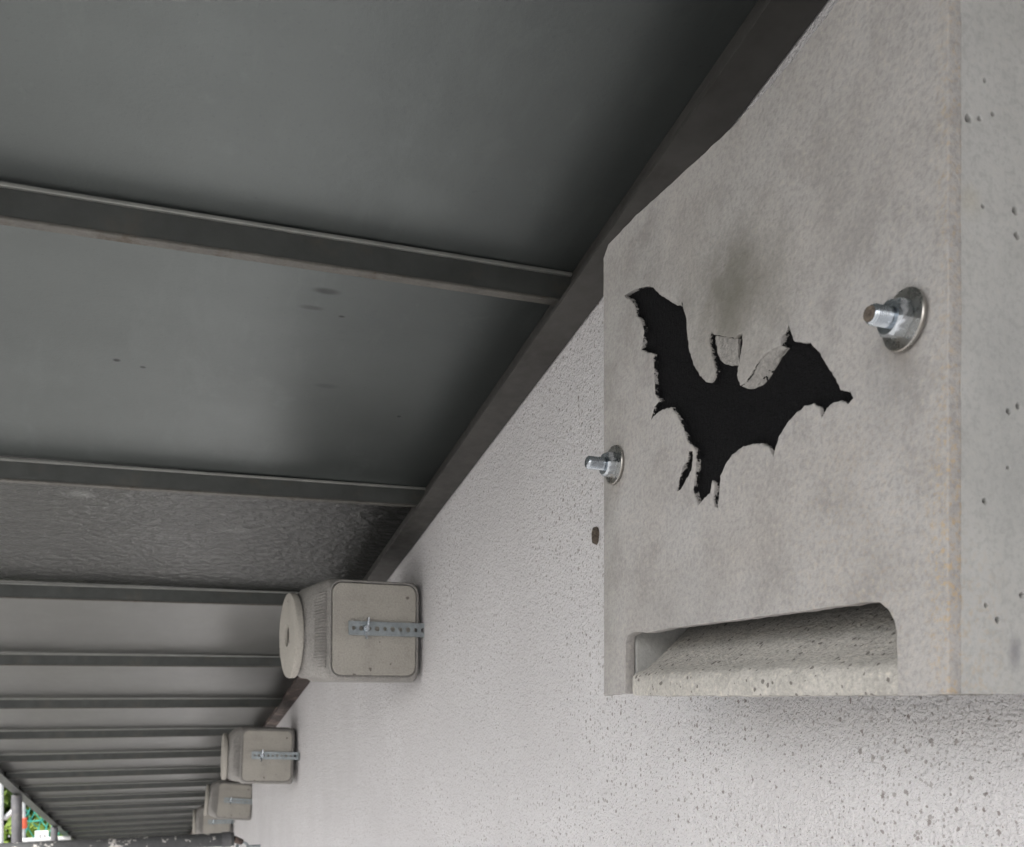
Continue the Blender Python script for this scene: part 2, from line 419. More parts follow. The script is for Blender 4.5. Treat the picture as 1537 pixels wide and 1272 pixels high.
BAT = [(0.6699, 0.3024), (0.6609, 0.3013), (0.6452, 0.2985), (0.6301, 0.2942), (0.6235, 0.2898), (0.6155, 0.2821), (0.6031, 0.2736), (0.5911, 0.2656), (0.5858, 0.2634), (0.5846, 0.2666), (0.5823, 0.2584), (0.5789, 0.252), (0.5777, 0.2413), (0.5754, 0.2303), (0.5696, 0.2182), (0.5613, 0.2085), (0.5532, 0.202), (0.5467, 0.1998), (0.5441, 0.2032), (0.5428, 0.207), (0.5451, 0.2119), (0.5477, 0.2191), (0.5498, 0.2247), (0.5503, 0.2298), (0.5472, 0.2325), (0.5441, 0.2295), (0.5314, 0.2238), (0.5204, 0.2192), (0.5173, 0.2203), (0.513, 0.2198), (0.5128, 0.2137), (0.5151, 0.2065), (0.5175, 0.2006), (0.5187, 0.1956), (0.5151, 0.1889), (0.5109, 0.1884), (0.5051, 0.1914), (0.4983, 0.1959), (0.4917, 0.199), (0.483, 0.2), (0.4746, 0.1997), (0.4736, 0.2038), (0.4688, 0.2059), (0.467, 0.2098), (0.4654, 0.2041), (0.4624, 0.1981), (0.4545, 0.1945), (0.4478, 0.192), (0.4422, 0.1866), (0.4367, 0.1795), (0.4321, 0.1728), (0.4268, 0.166), (0.4224, 0.1593), (0.4156, 0.1558), (0.4131, 0.1525), (0.4173, 0.1507), (0.4224, 0.1538), (0.4286, 0.1544), (0.4339, 0.1529), (0.4379, 0.149), (0.4398, 0.1545), (0.445, 0.1583), (0.4526, 0.1592), (0.4604, 0.1577), (0.4684, 0.1537), (0.4756, 0.1486), (0.4792, 0.1432), (0.4813, 0.138), (0.4862, 0.1448), (0.4939, 0.1486), (0.504, 0.1504), (0.5144, 0.1508), (0.524, 0.149), (0.5314, 0.1446), (0.5369, 0.1389), (0.5379, 0.1321), (0.5402, 0.1187), (0.5441, 0.1208), (0.5454, 0.1266), (0.5441, 0.1348), (0.5467, 0.1374), (0.5493, 0.1302), (0.5572, 0.1281), (0.5627, 0.1248), (0.5673, 0.1308), (0.5701, 0.1364), (0.5668, 0.1465), (0.5665, 0.1609), (0.5696, 0.1645), (0.5766, 0.1691), (0.5823, 0.1794), (0.5911, 0.1913), (0.6001, 0.1987), (0.6124, 0.2005), (0.6219, 0.1995), (0.6284, 0.1973), (0.6232, 0.2053), (0.6149, 0.2077), (0.6219, 0.2143), (0.6232, 0.2272), (0.6245, 0.2401), (0.6245, 0.2439), (0.6334, 0.2474), (0.6431, 0.2525), (0.6404, 0.258), (0.6384, 0.2653), (0.6438, 0.2757), (0.65, 0.2793), (0.6528, 0.2889), (0.6598, 0.296), (0.6662, 0.2989)]
LEG = [(0.5707, 0.1619), (0.5709, 0.1561), (0.5723, 0.1492), (0.5794, 0.1448), (0.5852, 0.1401), (0.5911, 0.1397), (0.5881, 0.1466), (0.5838, 0.1538), (0.578, 0.157), (0.5752, 0.1629)]
CHIP = [(0.5151, 0.1883), (0.5109, 0.1884), (0.5051, 0.1914), (0.4983, 0.1959), (0.4917, 0.199), (0.483, 0.2), (0.4746, 0.1997), (0.4705, 0.1971), (0.4777, 0.1945), (0.4841, 0.1902), (0.4906, 0.1857), (0.4972, 0.1838), (0.5074, 0.1845)]
EARS = [(0.5456, 0.2298), (0.5314, 0.2238), (0.5197, 0.219), (0.5209, 0.2124), (0.5204, 0.2035), (0.5289, 0.2055), (0.5377, 0.2096), (0.542, 0.2151), (0.5441, 0.2228)]
PITS = [(0.3476, 0.2628), (0.3542, 0.2645), (0.3621, 0.2679), (0.3574, 0.2824), (0.3757, 0.2258), (0.3769, 0.2143), (0.3449, 0.206), (0.3562, 0.2245), (0.3773, 0.1351), (0.3717, 0.132), (0.3574, 0.0893), (0.3605, 0.0892), (0.3581, 0.0416), (0.3798, 0.047), (0.3649, 0.0351), (0.3822, 0.0604), (0.3713, 0.1059), (0.3476, 0.1462)]
# ------------------------------------------------------------------ ground
gbm = bmesh.new()
bmesh.ops.create_grid(gbm, x_segments=1, y_segments=1, size=600)
tag(link('ground', mesh_of(gbm, 'ground'), M['ground']), kind='structure')

# ------------------------------------------------------------------ the slope shared by wall top, steel angle and canopy
SL = -0.195
HT = EYE + 1.3275 * D                # underside of the steel angle at y = 0
HS = HT + 0.066                      # underside of the canopy sheet at y = 0
X_OUT = -0.622                        # outer edge of the canopy
Y0, Y1 = -3.2, 12.2
STEP_Y = 4.47                        # the plaster steps back here

def zt(y): return HT + SL * y
def zs(y): return HS + SL * y

def slanted_bar(bm, x0, x1, ya, yb, zlo, zhi):
    """bar running down the slope; zlo/zhi are offsets from the canopy sheet"""
    vs = []
    for y in (ya, yb):
        for x, z in ((x0, zlo), (x1, zlo), (x1, zhi), (x0, zhi)):
            vs.append(bm.verts.new((x, y, zs(y) + z)))
    for f in ((0, 1, 2, 3), (7, 6, 5, 4), (0, 4, 5, 1), (1, 5, 6, 2), (2, 6, 7, 3), (3, 7, 4, 0)):
        bm.faces.new([vs[i] for i in f])
    return bm

# ------------------------------------------------------------------ plastered wall
wall = empty('plastered_wall', (0, 0, 0))
tag(wall, 'rough white plastered house wall with fine dark pits, under the metal canopy', 'wall')
def wall_slab(name, x, ya, yb):
    bm = bmesh.new()
    vs = []
    for xx in (x, x + 0.35):
        vs.append([bm.verts.new(p) for p in ((xx, ya, 0), (xx, yb, 0), (xx, yb, zs(yb) - 0.003), (xx, ya, zs(ya) - 0.003))])
    a, b = vs
    bm.faces.new(a[::-1]); bm.faces.new(b)
    for i in range(4):
        j = (i + 1) % 4
        bm.faces.new((a[i], a[j], b[j], b[i]))
    return link(name, mesh_of(bm, name), M['plaster'], wall)
wall_slab('wall_face', D, Y0, STEP_Y)
far_face = wall_slab('wall_face', D + 0.040, STEP_Y + 0.0005, Y1)
far_face['label'] = 'far stretch of plaster set back a little'
# crumbled hole in the plaster beside the bat box
bm = bmesh.new()
rim = []
for i in range(16):
    a = 2 * math.pi * i / 16
    rr = 1 + 0.22 * noise.noise(Vector((math.cos(a) * 2, math.sin(a) * 2, 4)))
    rim.append((math.cos(a) * 0.0040 * rr, math.sin(a) * 0.0080 * rr * (1.25 if math.sin(a) < 0 else 0.9)))
loft(bm, [[(D - 0.0003, 0.949 + u * 1.5, EYE + 0.171 + v * 1.15) for u, v in rim],
          [(D - 0.0042, 0.949 + u * 1.2, EYE + 0.171 + v) for u, v in rim],
          [(D - 0.0052, 0.948 + u * 0.85, EYE + 0.170 + v * 0.8) for u, v in rim],
          [(D - 0.0020, 0.947 + u * 0.5, EYE + 0.169 + v * 0.55) for u, v in rim]], False, True)
link('plaster_chip', mesh_of(bm, 'plaster_chip', True, 60), M['chip'], wall)['label'] = 'small dark crumbled spot in the white plaster'

# ------------------------------------------------------------------ metal canopy
canopy = empty('metal_canopy', (0, 0, 0))
tag(canopy, 'grey sheet metal canopy overhead with downward ribs, sloping away along the wall', 'canopy')
PITCH, RIB0 = 0.606, 1.003
ribs = [RIB0 + PITCH * k for k in range(-6, 20)]
ribs = [y for y in ribs if Y0 + 0.1 < y < Y1 - 0.05]
cuts = [Y0] + ribs + [Y1]
for i, (ya, yb) in enumerate(zip(cuts[:-1], cuts[1:])):
    bm = bmesh.new()
    slanted_bar(bm, X_OUT, D + 0.36, ya + 0.0004, yb - 0.0004, 0, 0.012)
    k = round((ya - RIB0) / PITCH) if i else -9
    m = M['panel_ripple'] if k == 1 else (M['panel'] if k < 1 else M['panel_plain'])
    p = link('roof_panel', mesh_of(bm, 'roof_panel'), m, canopy)
    if k == 1: p['label'] = 'darker stained sheet with a rippled surface'
def rib_mesh():
    bm = bmesh.new(); add_box(bm, (X_OUT + 0.012, 0.0005, -0.0295), (D - 0.006, 0.0035, -0.0006)); return mesh_of(bm, 'rib')
def lip_mesh():
    bm = bmesh.new()
    add_box(bm, (X_OUT + 0.012, -0.0005, -0.0330), (D - 0.006, 0.0135, -0.0296), 0.001, 2)
    add_box(bm, (X_OUT + 0.012, 0.0110, -0.0295), (D - 0.006, 0.0135, -0.0235)); return mesh_of(bm, 'rib_flange')
def seam_mesh():
    bm = bmesh.new(); add_box(bm, (X_OUT + 0.012, -0.0050, -0.0050), (D - 0.006, 0.0004, -0.0007), 0.0012, 2); return mesh_of(bm, 'seam_strip')
rm, lm, sm = rib_mesh(), lip_mesh(), seam_mesh()
for y in ribs:
    r = link('rib', rm, M['rib'], canopy, (0, y, zs(y)))
    r.rotation_euler = (0, R(random.uniform(-0.12, 0.12)) - 0.004, R(random.uniform(-0.15, 0.15)))
    r.location.z -= 0.0015
    link('rib_flange', lm, M['riblip'], r)
    link('seam_strip', sm, M['riblite'], r)
# outer edge beam with its brackets
bm = bmesh.new(); slanted_bar(bm, X_OUT - 0.006, X_OUT + 0.004, Y0, Y1, -0.060, -0.0005); slanted_bar(bm, X_OUT + 0.0042, X_OUT + 0.040, Y0, Y1, -0.060, -0.055)
link('edge_beam', mesh_of(bm, 'edge_beam'), M['rib'], canopy)
bm = bmesh.new(); add_box(bm, (X_OUT + 0.0045, -0.012, -0.052), (X_OUT + 0.011, 0.030, -0.002)); brk = mesh_of(bm, 'bracket')
for y in ribs: link('bracket', brk, M['hole'], canopy, (0, y + 0.02, zs(y)))
# steel angle along the wall head
bm = bmesh.new()
slanted_bar(bm, D - 0.0405, D - 0.0015, Y0, 2.42, -0.066, -0.0615); slanted_bar(bm, D - 0.0060, D - 0.0015, Y0, 2.42, -0.0614, -0.001)
link('wall_angle', mesh_of(bm, 'wall_angle'), M['trim'], canopy)
bm = bmesh.new()
slanted_bar(bm, D - 0.0405, D - 0.0015, 2.421, Y1, -0.066, -0.0615); slanted_bar(bm, D - 0.0060, D - 0.0015, 2.421, Y1, -0.0614, -0.001)
link('wall_angle', mesh_of(bm, 'wall_angle'), M['trimrust'], canopy)['label'] = 'rusty peeling far length of the steel angle'

# ------------------------------------------------------------------ bat box
bat = empty('bat_box', (D, 0.53, EYE))
tag(bat, 'large concrete bat box with a black bat-shaped cutout, bolted to the white wall', 'bat box')
bat_inv = Matrix.Translation((-D, -0.53, -EYE))
def bpart(name, me, mat, parent=None):
    """mesh given in world coordinates: keep its texture space, hang it under the box"""
    o = link(name, me, mat, parent or bat)
    o.matrix_parent_inverse = Matrix.Identity(4)
    if parent is None: o.location = (-D, -0.53, -EYE)
    return o
TH = 0.008
def fmap(x0):                       # (u, v, w) -> (x, y, z) with w pointing into the box
    return lambda c: Vector((x0 + c.z, c.x, EYE + c.y))
NEAR, FAR = 0.350, 0.7045
outer = [(FAR, 0.0005), (FAR + 0.001, 0.345), (FAR - 0.008, 0.3525), (0.650, 0.3540), (0.60, 0.3525), (0.56, 0.3512), (0.521, 0.3510), (0.49, 0.3525), (0.461, 0.3560), (0.445, 0.3585), (0.43, 0.3620), (0.415, 0.3655), (0.40, 0.3685), (NEAR + 0.003, 0.372), (NEAR - 0.001, 0.369), (NEAR - 0.001, 0.001),
         (0.381, 0.0), (0.382, 0.030), (0.3835, 0.036), (0.3875, 0.0425), (0.394, 0.0463), (0.403, 0.0470), (0.52, 0.0466), (0.600, 0.0468), (0.630, 0.0455), (0.655, 0.0472), (0.6650, 0.0450), (0.6672, 0.0400), (0.6682, 0.002)]
outer = rough_loop(outer, 0.004, 0.00055, 1, 110)
fm = sheet_cut('front_panel', outer, [rough_loop(BAT, 0.0012, 0.00065, 2, 420), rough_loop(LEG, 0.0012, 0.0007, 3, 420)], TH, 0.0008, fmap(DF + TH / 2))
front = bpart('front_panel', fm, M['front'])
# floor of the cutout, painted black, 4 mm deep
bm = bmesh.new()
add_box(bm, (DF + 0.0041, 0.405, EYE + 0.112), (DF + 0.0076, 0.678, EYE + 0.309))
bpart('bat_cutout', mesh_of(bm, 'bat_cutout'), M['black'])['label'] = 'black painted bat silhouette sunk in the concrete'
# broken concrete on the edge of one wing, and the low bridge between the ears
def wedge(name, loop, depth_fn):
    bm = bmesh.new()
    loop = rough_loop(loop, 0.0015, 0.0005, 9, 300)
    cu = sum(p[0] for p in loop) / len(loop); cv = sum(p[1] for p in loop) / len(loop)
    rings = []
    for s in (1.0, 0.75, 0.5, 0.25):
        ring = []
        for u, v in loop:
            uu, vv = cu + (u - cu) * s, cv + (v - cv) * s
            ring.append((DF + depth_fn(uu, vv) + 0.0011 * noise.noise(Vector((uu * 420, vv * 420, 1.5))), uu, EYE + vv))
        rings.append(ring)
    back = [(DF + 0.0040, u, EYE + v) for u, v in loop]
    loft(bm, [back] + rings, False, True)
    return mesh_of(bm, name, True, 50)
def chip_depth(u, v):               # falls from the face along the line under the wing towards the floor
    a = Vector((0.5151, 0.1884)); b = Vector((0.4746, 0.1997)); d = (b - a).normalized()
    nrm = Vector((-d.y, d.x)); h = abs((Vector((u, v)) - a).dot(nrm))
    side = (Vector((u, v)) - a).dot(Vector((0, -1)))
    top = 0.1884 + (0.5151 - u) / 0.0405 * 0.0113 + 0.0035 * math.sin(math.pi * max(0, min(1, (0.5151 - u) / 0.0405)))
    return 0.0008 + max(0, min(1, (top - v) / 0.008)) * 0.0030
bpart('wing_chip', wedge('wing_chip', CHIP, chip_depth), M['bare'], None)['label'] = 'broken bare concrete on the wing edge'
bpart('ear_bridge', wedge('ear_bridge', EARS, lambda u, v: 0.0018 + 0.0016 * max(0, min(1, (0.222 - v) / 0.02))), M['bare'])
# near side, cut with its casting voids
pit_loops = [circle(x + 0.0045, z, random.uniform(0.0009, 0.0019), 12, 0.25) for i, (x, z) in enumerate(PITS) if i not in (11, 6, 17)]
side_outer = rough_loop([(DF + TH - 0.0004, 0.001), (D - 0.0012, 0.001), (D - 0.0012, 0.372), (DF + TH - 0.0004, 0.372)], 0.008, 0.0003, 5, 80)
smesh = sheet_cut('side_panel', side_outer, pit_loops, 0.004, 0.0006, lambda c: Vector((c.x, NEAR + 0.0013 + c.z, EYE + c.y)))
side = bpart('side_panel', smesh, M['side'])
bm = bmesh.new(); add_box(bm, (DF + TH + 0.0005, NEAR + 0.0035, EYE + 0.008), (D - 0.002, NEAR + 0.024, EYE + 0.366))
bpart('side_core', mesh_of(bm, 'side_core'), M['chip'], None)
bm = bmesh.new(); add_box(bm, (DF + TH + 0.0005, 0.668, EYE + 0.0015), (D - 0.0012, FAR - 0.001, EYE + 0.349), 0.002)
bpart('side_panel', mesh_of(bm, 'side_panel'), M['side'])
bm = bmesh.new()
add_box(bm, (DF + TH + 0.0005, NEAR + 0.0245, EYE + 0.330), (D - 0.0012, 0.6675, EYE + 0.3485), 0.002)
bpart('top_panel', mesh_of(bm, 'top_panel'), M['side'])
bm = bmesh.new()
add_box(bm, (D - 0.014, NEAR + 0.0245, EYE + 0.0105), (D - 0.0015, 0.6675, EYE + 0.3295))
bpart('back_panel', mesh_of(bm, 'back_panel'), M['side'])
# entrance ramp with its coarse rounded lip, filling the notch
bm = bmesh.new()
prof = [(0.0005, 0.0030), (0.0000, 0.0100), (0.0008, 0.0145), (0.0035, 0.0170), (0.0120, 0.0210), (0.0240, 0.0300), (0.0400, 0.0440), (0.0560, 0.0590), (0.0600, 0.0590), (0.0600, 0.0008), (0.0040, 0.0002), (0.0012, 0.0004)]
ys = [0.3835 + (0.6600 - 0.3835) * i / 60 for i in range(61)]
rings = []
for y in ys:
    ring = []
    for k, (x, z) in enumerate(prof):
        q = Vector((x * 160, y * 160, z * 160 + 3)); d = noise.noise_vector(q) * 0.0011 + noise.noise_vector(q * 3) * 0.0006
        ring.append((DF + 0.002 + x + d.x, y, EYE + z + d.z * 0.8))
    rings.append(ring)
loft(bm, rings)
bpart('entrance_ramp', mesh_of(bm, 'entrance_ramp', True, 55), M['ramp'])['label'] = 'coarse pitted concrete landing ramp inside the bottom slot'

# bolts: washer, hexagon nut, threaded stud
def bolt(y, z, spin, proud, tilt, bent=False):
    b = empty('bolt'); b.parent = bat; b.location = (DF - D, y - 0.53, z); b.rotation_euler = tilt
    w = bmesh.new(); lathe_x(w, [(-0.0004, 0.0055), (-0.0004, 0.0143), (-0.0009, 0.0148), (-0.0022, 0.0148), (-0.0028, 0.0142), (-0.0028, 0.0055)], 40, False)
    bp = link('washer', mesh_of(w, 'washer', True, 35), M['washer'], b)
    h = bmesh.new()
    def hexr(x, r, k=6):
        return [(x, math.cos(spin + 2 * math.pi * i / 24) * rr(i, r), math.sin(spin + 2 * math.pi * i / 24) * rr(i, r)) for i in range(24)]
    def rr(i, r):
        a = (2 * math.pi * i / 24) % (math.pi / 3) - math.pi / 6
        return r / math.cos(a)
    rings = [hexr(-0.0029, 0.0084), hexr(-0.0092, 0.0084)]
    rings.append([(-0.0107, math.cos(spin + 2 * math.pi * i / 24) * 0.0080, math.sin(spin + 2 * math.pi * i / 24) * 0.0080) for i in range(24)])
    loft(h, rings)
    link('nut', mesh_of(h, 'nut', True, 25), M['zinc'], b)
    s = bmesh.new(); prof = [(-0.0020, 0.0044)]; x = -0.0030
    while x > -proud + 0.0012:
        prof += [(x, 0.0044), (x - 0.00042, 0.0050), (x - 0.00055, 0.0050), (x - 0.00095, 0.0044)]; x -= 0.0011
    prof += [(-proud + 0.0006, 0.0046), (-proud, 0.0040)]
    lathe_x(s, prof, 28)
    st = link('stud', mesh_of(s, 'stud', True, 50), M['zinc'], b)
    if bent: st['label'] = 'stud with a worn darkened tip'
    return b
b1 = bolt(0.375, 0.1785, 0.25, 0.0205, (0, R(2), R(-3)), True)
bm = bmesh.new(); lathe_x(bm, [(-0.0206, 0.0038), (-0.0218, 0.0034), (-0.0222, 0.0015)], 20)
link('stud_tip', mesh_of(bm, 'stud_tip', True, 40), M['chip'], b1)
bolt(0.6835, 0.1772, 0.0, 0.0245, (0, 0, R(1)))

# ------------------------------------------------------------------ nest boxes
def rsq(x, hy, hz, r, n=8, cy=0, cz=0):
    """rounded rectangle ring at x, centred on cy, cz"""
    pts = []
    for q, (sy, sz) in enumerate(((1, 1), (-1, 1), (-1, -1), (1, -1))):
        for i in range(n):
            a = math.pi / 2 * (q + i / (n - 1))
            pts.append((x, cy + sy * (hy - r) + math.cos(a) * r, cz + sz * (hz - r) + math.sin(a) * r))
    return pts
def circ_ring(x, r, n, cz=0):
    out = []
    for q in range(4):
        for i in range(n):
            a = math.pi / 2 * (q + i / (n - 1)); out.append((x, math.cos(a) * r, cz + math.sin(a) * r))
    return out
def rect_loop(u0, u1, v0, v1, r, n=7):
    out = []
    for q, (su, sv) in enumerate(((1, 1), (-1, 1), (-1, -1), (1, -1))):
        cu = (u1 - r) if su > 0 else (u0 + r); cv = (v1 - r) if sv > 0 else (v0 + r)
        for i in range(n):
            a = math.pi / 2 * (q + i / (n - 1)); out.append((cu + math.cos(a) * r, cv + math.sin(a) * r))
    return out
DEP, HZ, HY = 0.172, 0.086, 0.084
def nest_box():
    t = empty('nest_box')
    bm = bmesh.new()
    loft(bm, [rsq(-0.010, HY - 0.008, HZ - 0.008, 0.022), rsq(-0.013, HY - 0.003, HZ - 0.003, 0.022), rsq(-0.018, HY, HZ, 0.022),
              rsq(-DEP + 0.012, HY, HZ, 0.022), rsq(-DEP + 0.004, HY - 0.002, HZ - 0.002, 0.022), rsq(-DEP, HY - 0.006, HZ - 0.005, 0.023),
              rsq(-DEP - 0.018, 0.074, 0.077, 0.045, cz=-0.003), circ_ring(-DEP - 0.032, 0.068, 8, -0.006), circ_ring(-DEP - 0.036, 0.064, 8, -0.007)])
    link('body', mesh_of(bm, 'nest_body', True, 32), M['wood_edge'], t)
    # flat side panels seated in the grey rim
    for s in (-1, 1):
        lp = rough_loop(rect_loop(-DEP + 0.008, -0.020, -HZ + 0.011, HZ - 0.008, 0.016), 0.007, 0.0006, 3 + s, 130)
        me = sheet_cut('side_panel', lp, [], 0.005, 0.0012, lambda c, s=s: Vector((c.x, s * (HY + 0.0012) + c.z, c.y)))
        link('side_panel', me, M['wood'], t)
        lp2 = rough_loop(rect_loop(-DEP + 0.0035, -0.0155, -HZ + 0.0062, HZ - 0.0035, 0.020), 0.007, 0.0005, 7 + s, 130)
        me = sheet_cut('panel_rim', lp2, [rough_loop(rect_loop(-DEP + 0.0062, -0.0182, -HZ + 0.009, HZ - 0.0062, 0.0175), 0.007, 0.0004, 11 + s, 130)], 0.005, 0.0011, lambda c, s=s: Vector((c.x, s * (HY + 0.0008) + c.z, c.y)))
        link('panel_rim', me, M['wood_edge'], t)
    # raised ridges on the tapering front shoulder
    rb = bmesh.new()
    for k in range(26):
        z = -0.062 + 0.124 * k / 25
        for s in (-1, 1):
            y_a = s * (HY - 0.0052); y_b = s * (0.0735 - 0.026 * max(0, (abs(z) - 0.030) / 0.044) ** 2)
            add_tube(rb, (-DEP - 0.0015, y_a + s * 0.0010, z), (-DEP - 0.019, y_b + s * 0.0012, z * 0.95 - 0.003), 0.0014, 6)
    link('shoulder_ridges', mesh_of(rb, 'shoulder_ridges', True, 60), M['wood_edge'], t)['kind'] = 'stuff'
    # round front disc with its flight hole
    n = 44; HR = 0.0185; fz = -0.008
    bm = bmesh.new(); rings = []
    for x, r, cz in ((-DEP - 0.030, 0.050, fz), (-DEP - 0.034, 0.066, fz), (-DEP - 0.0365, 0.0725, fz), (-DEP - 0.044, 0.0730, fz), (-DEP - 0.0470, 0.0715, fz), (-DEP - 0.0485, 0.066, fz), (-DEP - 0.0490, 0.030, fz), (-DEP - 0.0490, HR + 0.001, fz), (-DEP - 0.0480, HR, fz), (-DEP - 0.0435, HR - 0.0005, fz)):
        rings.append([(x, math.cos(2 * math.pi * i / n) * r, cz + math.sin(2 * math.pi * i / n) * r) for i in range(n)])
    loft(bm, rings, False, False)
    disc = link('front_disc', mesh_of(bm, 'front_disc', True, 40), M['wood'], t)
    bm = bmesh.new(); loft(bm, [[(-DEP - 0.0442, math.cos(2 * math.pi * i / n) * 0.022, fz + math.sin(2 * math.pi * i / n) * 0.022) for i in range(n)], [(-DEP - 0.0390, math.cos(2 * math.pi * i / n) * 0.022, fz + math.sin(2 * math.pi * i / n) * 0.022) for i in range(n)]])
    link('hole_shade_disc', mesh_of(bm, 'hole_shade_disc'), M['hole'], disc)  # shallow dark disc, coloured as the shade of a deep flight hole
    # perforated straps from the wall along both sides, each held by a wing nut
    for s in (-1, 1):
        zc = 0.003
        holes = [circle(-0.130 + 0.0135 * k, zc, 0.0042 if k % 2 else 0.0034, 12) for k in range(10)]
        me = sheet_cut('strap', rect_loop(-0.1385, 0.001, zc - 0.0118, zc + 0.0118, 0.0015, 4), holes, 0.0018, 0.0003, lambda c, s=s: Vector((c.x, s * (HY + 0.0085) + c.z, c.y)))
        st = link('strap', me, M['galv'], t)
        bm = bmesh.new(); add_box(bm, (-0.0022, s * (HY + 0.0097) - (0.0 if s > 0 else 0.028), zc - 0.0118), (-0.0004, s * (HY + 0.0097) + (0.028 if s > 0 else 0.0), zc + 0.0118), 0.0003)
        link('strap_foot', mesh_of(bm, 'strap_foot'), M['galv'], st)
        bm = bmesh.new(); hx = -0.130 + 0.027 - 0.006; yy = s * (HY + 0.0095)
        add_tube(bm, (hx, yy, zc), (hx, yy + s * 0.005, zc), 0.0062, 18, 0.0048)
        add_tube(bm, (hx, yy + s * 0.005, zc), (hx, yy + s * 0.0105, zc), 0.0028, 14)
        for q in (-1, 1):
            bmv = bmesh.ops.create_cube(bm, size=1)['verts']
            for v in bmv:
                w = v.co.copy(); wide = 1.0 if w.z * q > 0 else 0.55
                v.co = Vector((hx + w.x * 0.0030 + q * 0.0016, yy + s * (0.005 + w.y * 0.0085 * wide + (0.003 if w.z * q > 0 else 0)), zc + q * 0.011 + w.z * 0.0140))
        link('wing_nut', mesh_of(bm, 'wing_nut', True, 35), M['zinc'], st)
    return t

def copy_tree(o, parent=None):
    c = o.copy(); COL.objects.link(c); c.parent = parent
    for ch in o.children: copy_tree(ch, c)
    return c
NESTS = [  # y of the near face, height of its centre, wall plane, rotation (deg), label
    (1.640, 0.110, D, (0.6, 0.3, 4.0), 'nearest and largest square nest box, strapped to the wall just beyond the bat box'),
    (3.090, -0.188, D, (0, 2.2, -1.5), 'second nest box from the bat box, on the wall behind the largest one'),
    (4.700, -0.495, D + 0.040, (-1.5, 5.5, -3.0), 'third nest box along the wall, tilted, partly hidden behind the second'),
    (5.900, -0.725, D + 0.040, (0, 1.0, -2.0), 'farthest and smallest nest box, mostly hidden behind the tilted one and a scaffold tube')]
proto = nest_box()
trees = [proto] + [copy_tree(proto) for _ in NESTS[1:]]
for t, (y, z, xw, rot, lab) in zip(trees, NESTS):
    t.location = (xw, y + HY + 0.004, EYE + z)
    t.rotation_euler = [R(a) for a in rot]
    tag(t, lab, 'nest box', 'wood concrete nest boxes along the wall')

# ------------------------------------------------------------------ scaffold and what stands beyond the canopy edge
tl = empty('scaffold_ledger', (0.31, 3.73, EYE - 0.521))
tag(tl, 'dark scaffold tube spattered with white paint, lying crosswise below the nest boxes', 'scaffold tube')
bm = bmesh.new()
n = 32; rings = []
for x, r in ((0.0, 0.0195), (0.0, 0.0242), (-0.05, 0.0243), (-0.5, 0.0242), (-1.35, 0.0242)):
    rings.append([(x, math.cos(2 * math.pi * i / n) * r, math.sin(2 * math.pi * i / n) * r) for i in range(n)])
loft(bm, rings, True, True)
link('tube', mesh_of(bm, 'ledger_tube', True, 40), M['pipe'], tl)
bm = bmesh.new(); lathe_x(bm, [(-0.010, 0.0250), (-0.010, 0.0275), (-0.042, 0.0275), (-0.042, 0.0250)], 32, False)
link('collar', mesh_of(bm, 'collar', True, 40), M['post'], tl)
bm = bmesh.new(); add_tube(bm, (0.001, 0, 0), (0.030, 0.010, -0.014), 0.013, 14, 0.011)
link('end_hook', mesh_of(bm, 'end_hook', True, 40), M['trimrust'], tl)

# eye bolt in the wall under the boxes
eb = empty('wall_eye_bolt', (D, 4.15, EYE - 0.612))
tag(eb, 'pale steel eye bolt screwed into the wall next to the spattered tube end', 'eye bolt')
bm = bmesh.new(); add_tube(bm, (0.02, 0, 0), (-0.050, 0, 0), 0.0055, 14)
link('shank', mesh_of(bm, 'shank', True, 40), M['galv'], eb)
bm = bmesh.new(); rings = []
for i in range(28):
    a = 2 * math.pi * i / 28
    c = Vector((-0.071 + math.cos(a) * 0.021, math.sin(a) * 0.015, math.sin(a) * 0.015)); rad = Vector((math.cos(a), math.sin(a) * 0.707, math.sin(a) * 0.707)); up = Vector((0, -0.707, 0.707))
    rings.append([c + rad * math.cos(b) * 0.0055 + up * math.sin(b) * 0.0055 for b in [2 * math.pi * k / 10 for k in range(10)]])
loft(bm, rings + [rings[0]], False, False); bmesh.ops.remove_doubles(bm, verts=bm.verts, dist=1e-5)
link('eye', mesh_of(bm, 'eye', True, 60), M['galv'], eb)

# posts carrying the outer edge
for (y, r, lab) in ((5.70, 0.026, 'thicker grey steel post under the outer canopy edge, nearer of the two'), (8.02, 0.025, 'thinner looking grey steel post under the canopy edge beside the white notice')):
    p = empty('canopy_post', (X_OUT + 0.010, y, 0)); tag(p, lab, 'post', 'posts under the canopy edge')
    bm = bmesh.new(); add_tube(bm, (0, 0, 0.012), (0, 0, zs(y) - 0.066), r, 22); link('tube', mesh_of(bm, 'post_tube', True, 40), M['post'], p)
    bm = bmesh.new(); add_box(bm, (-0.07, -0.07, 0.001), (0.07, 0.07, 0.0118), 0.002); link('base_plate', mesh_of(bm, 'base_plate'), M['post'], p)

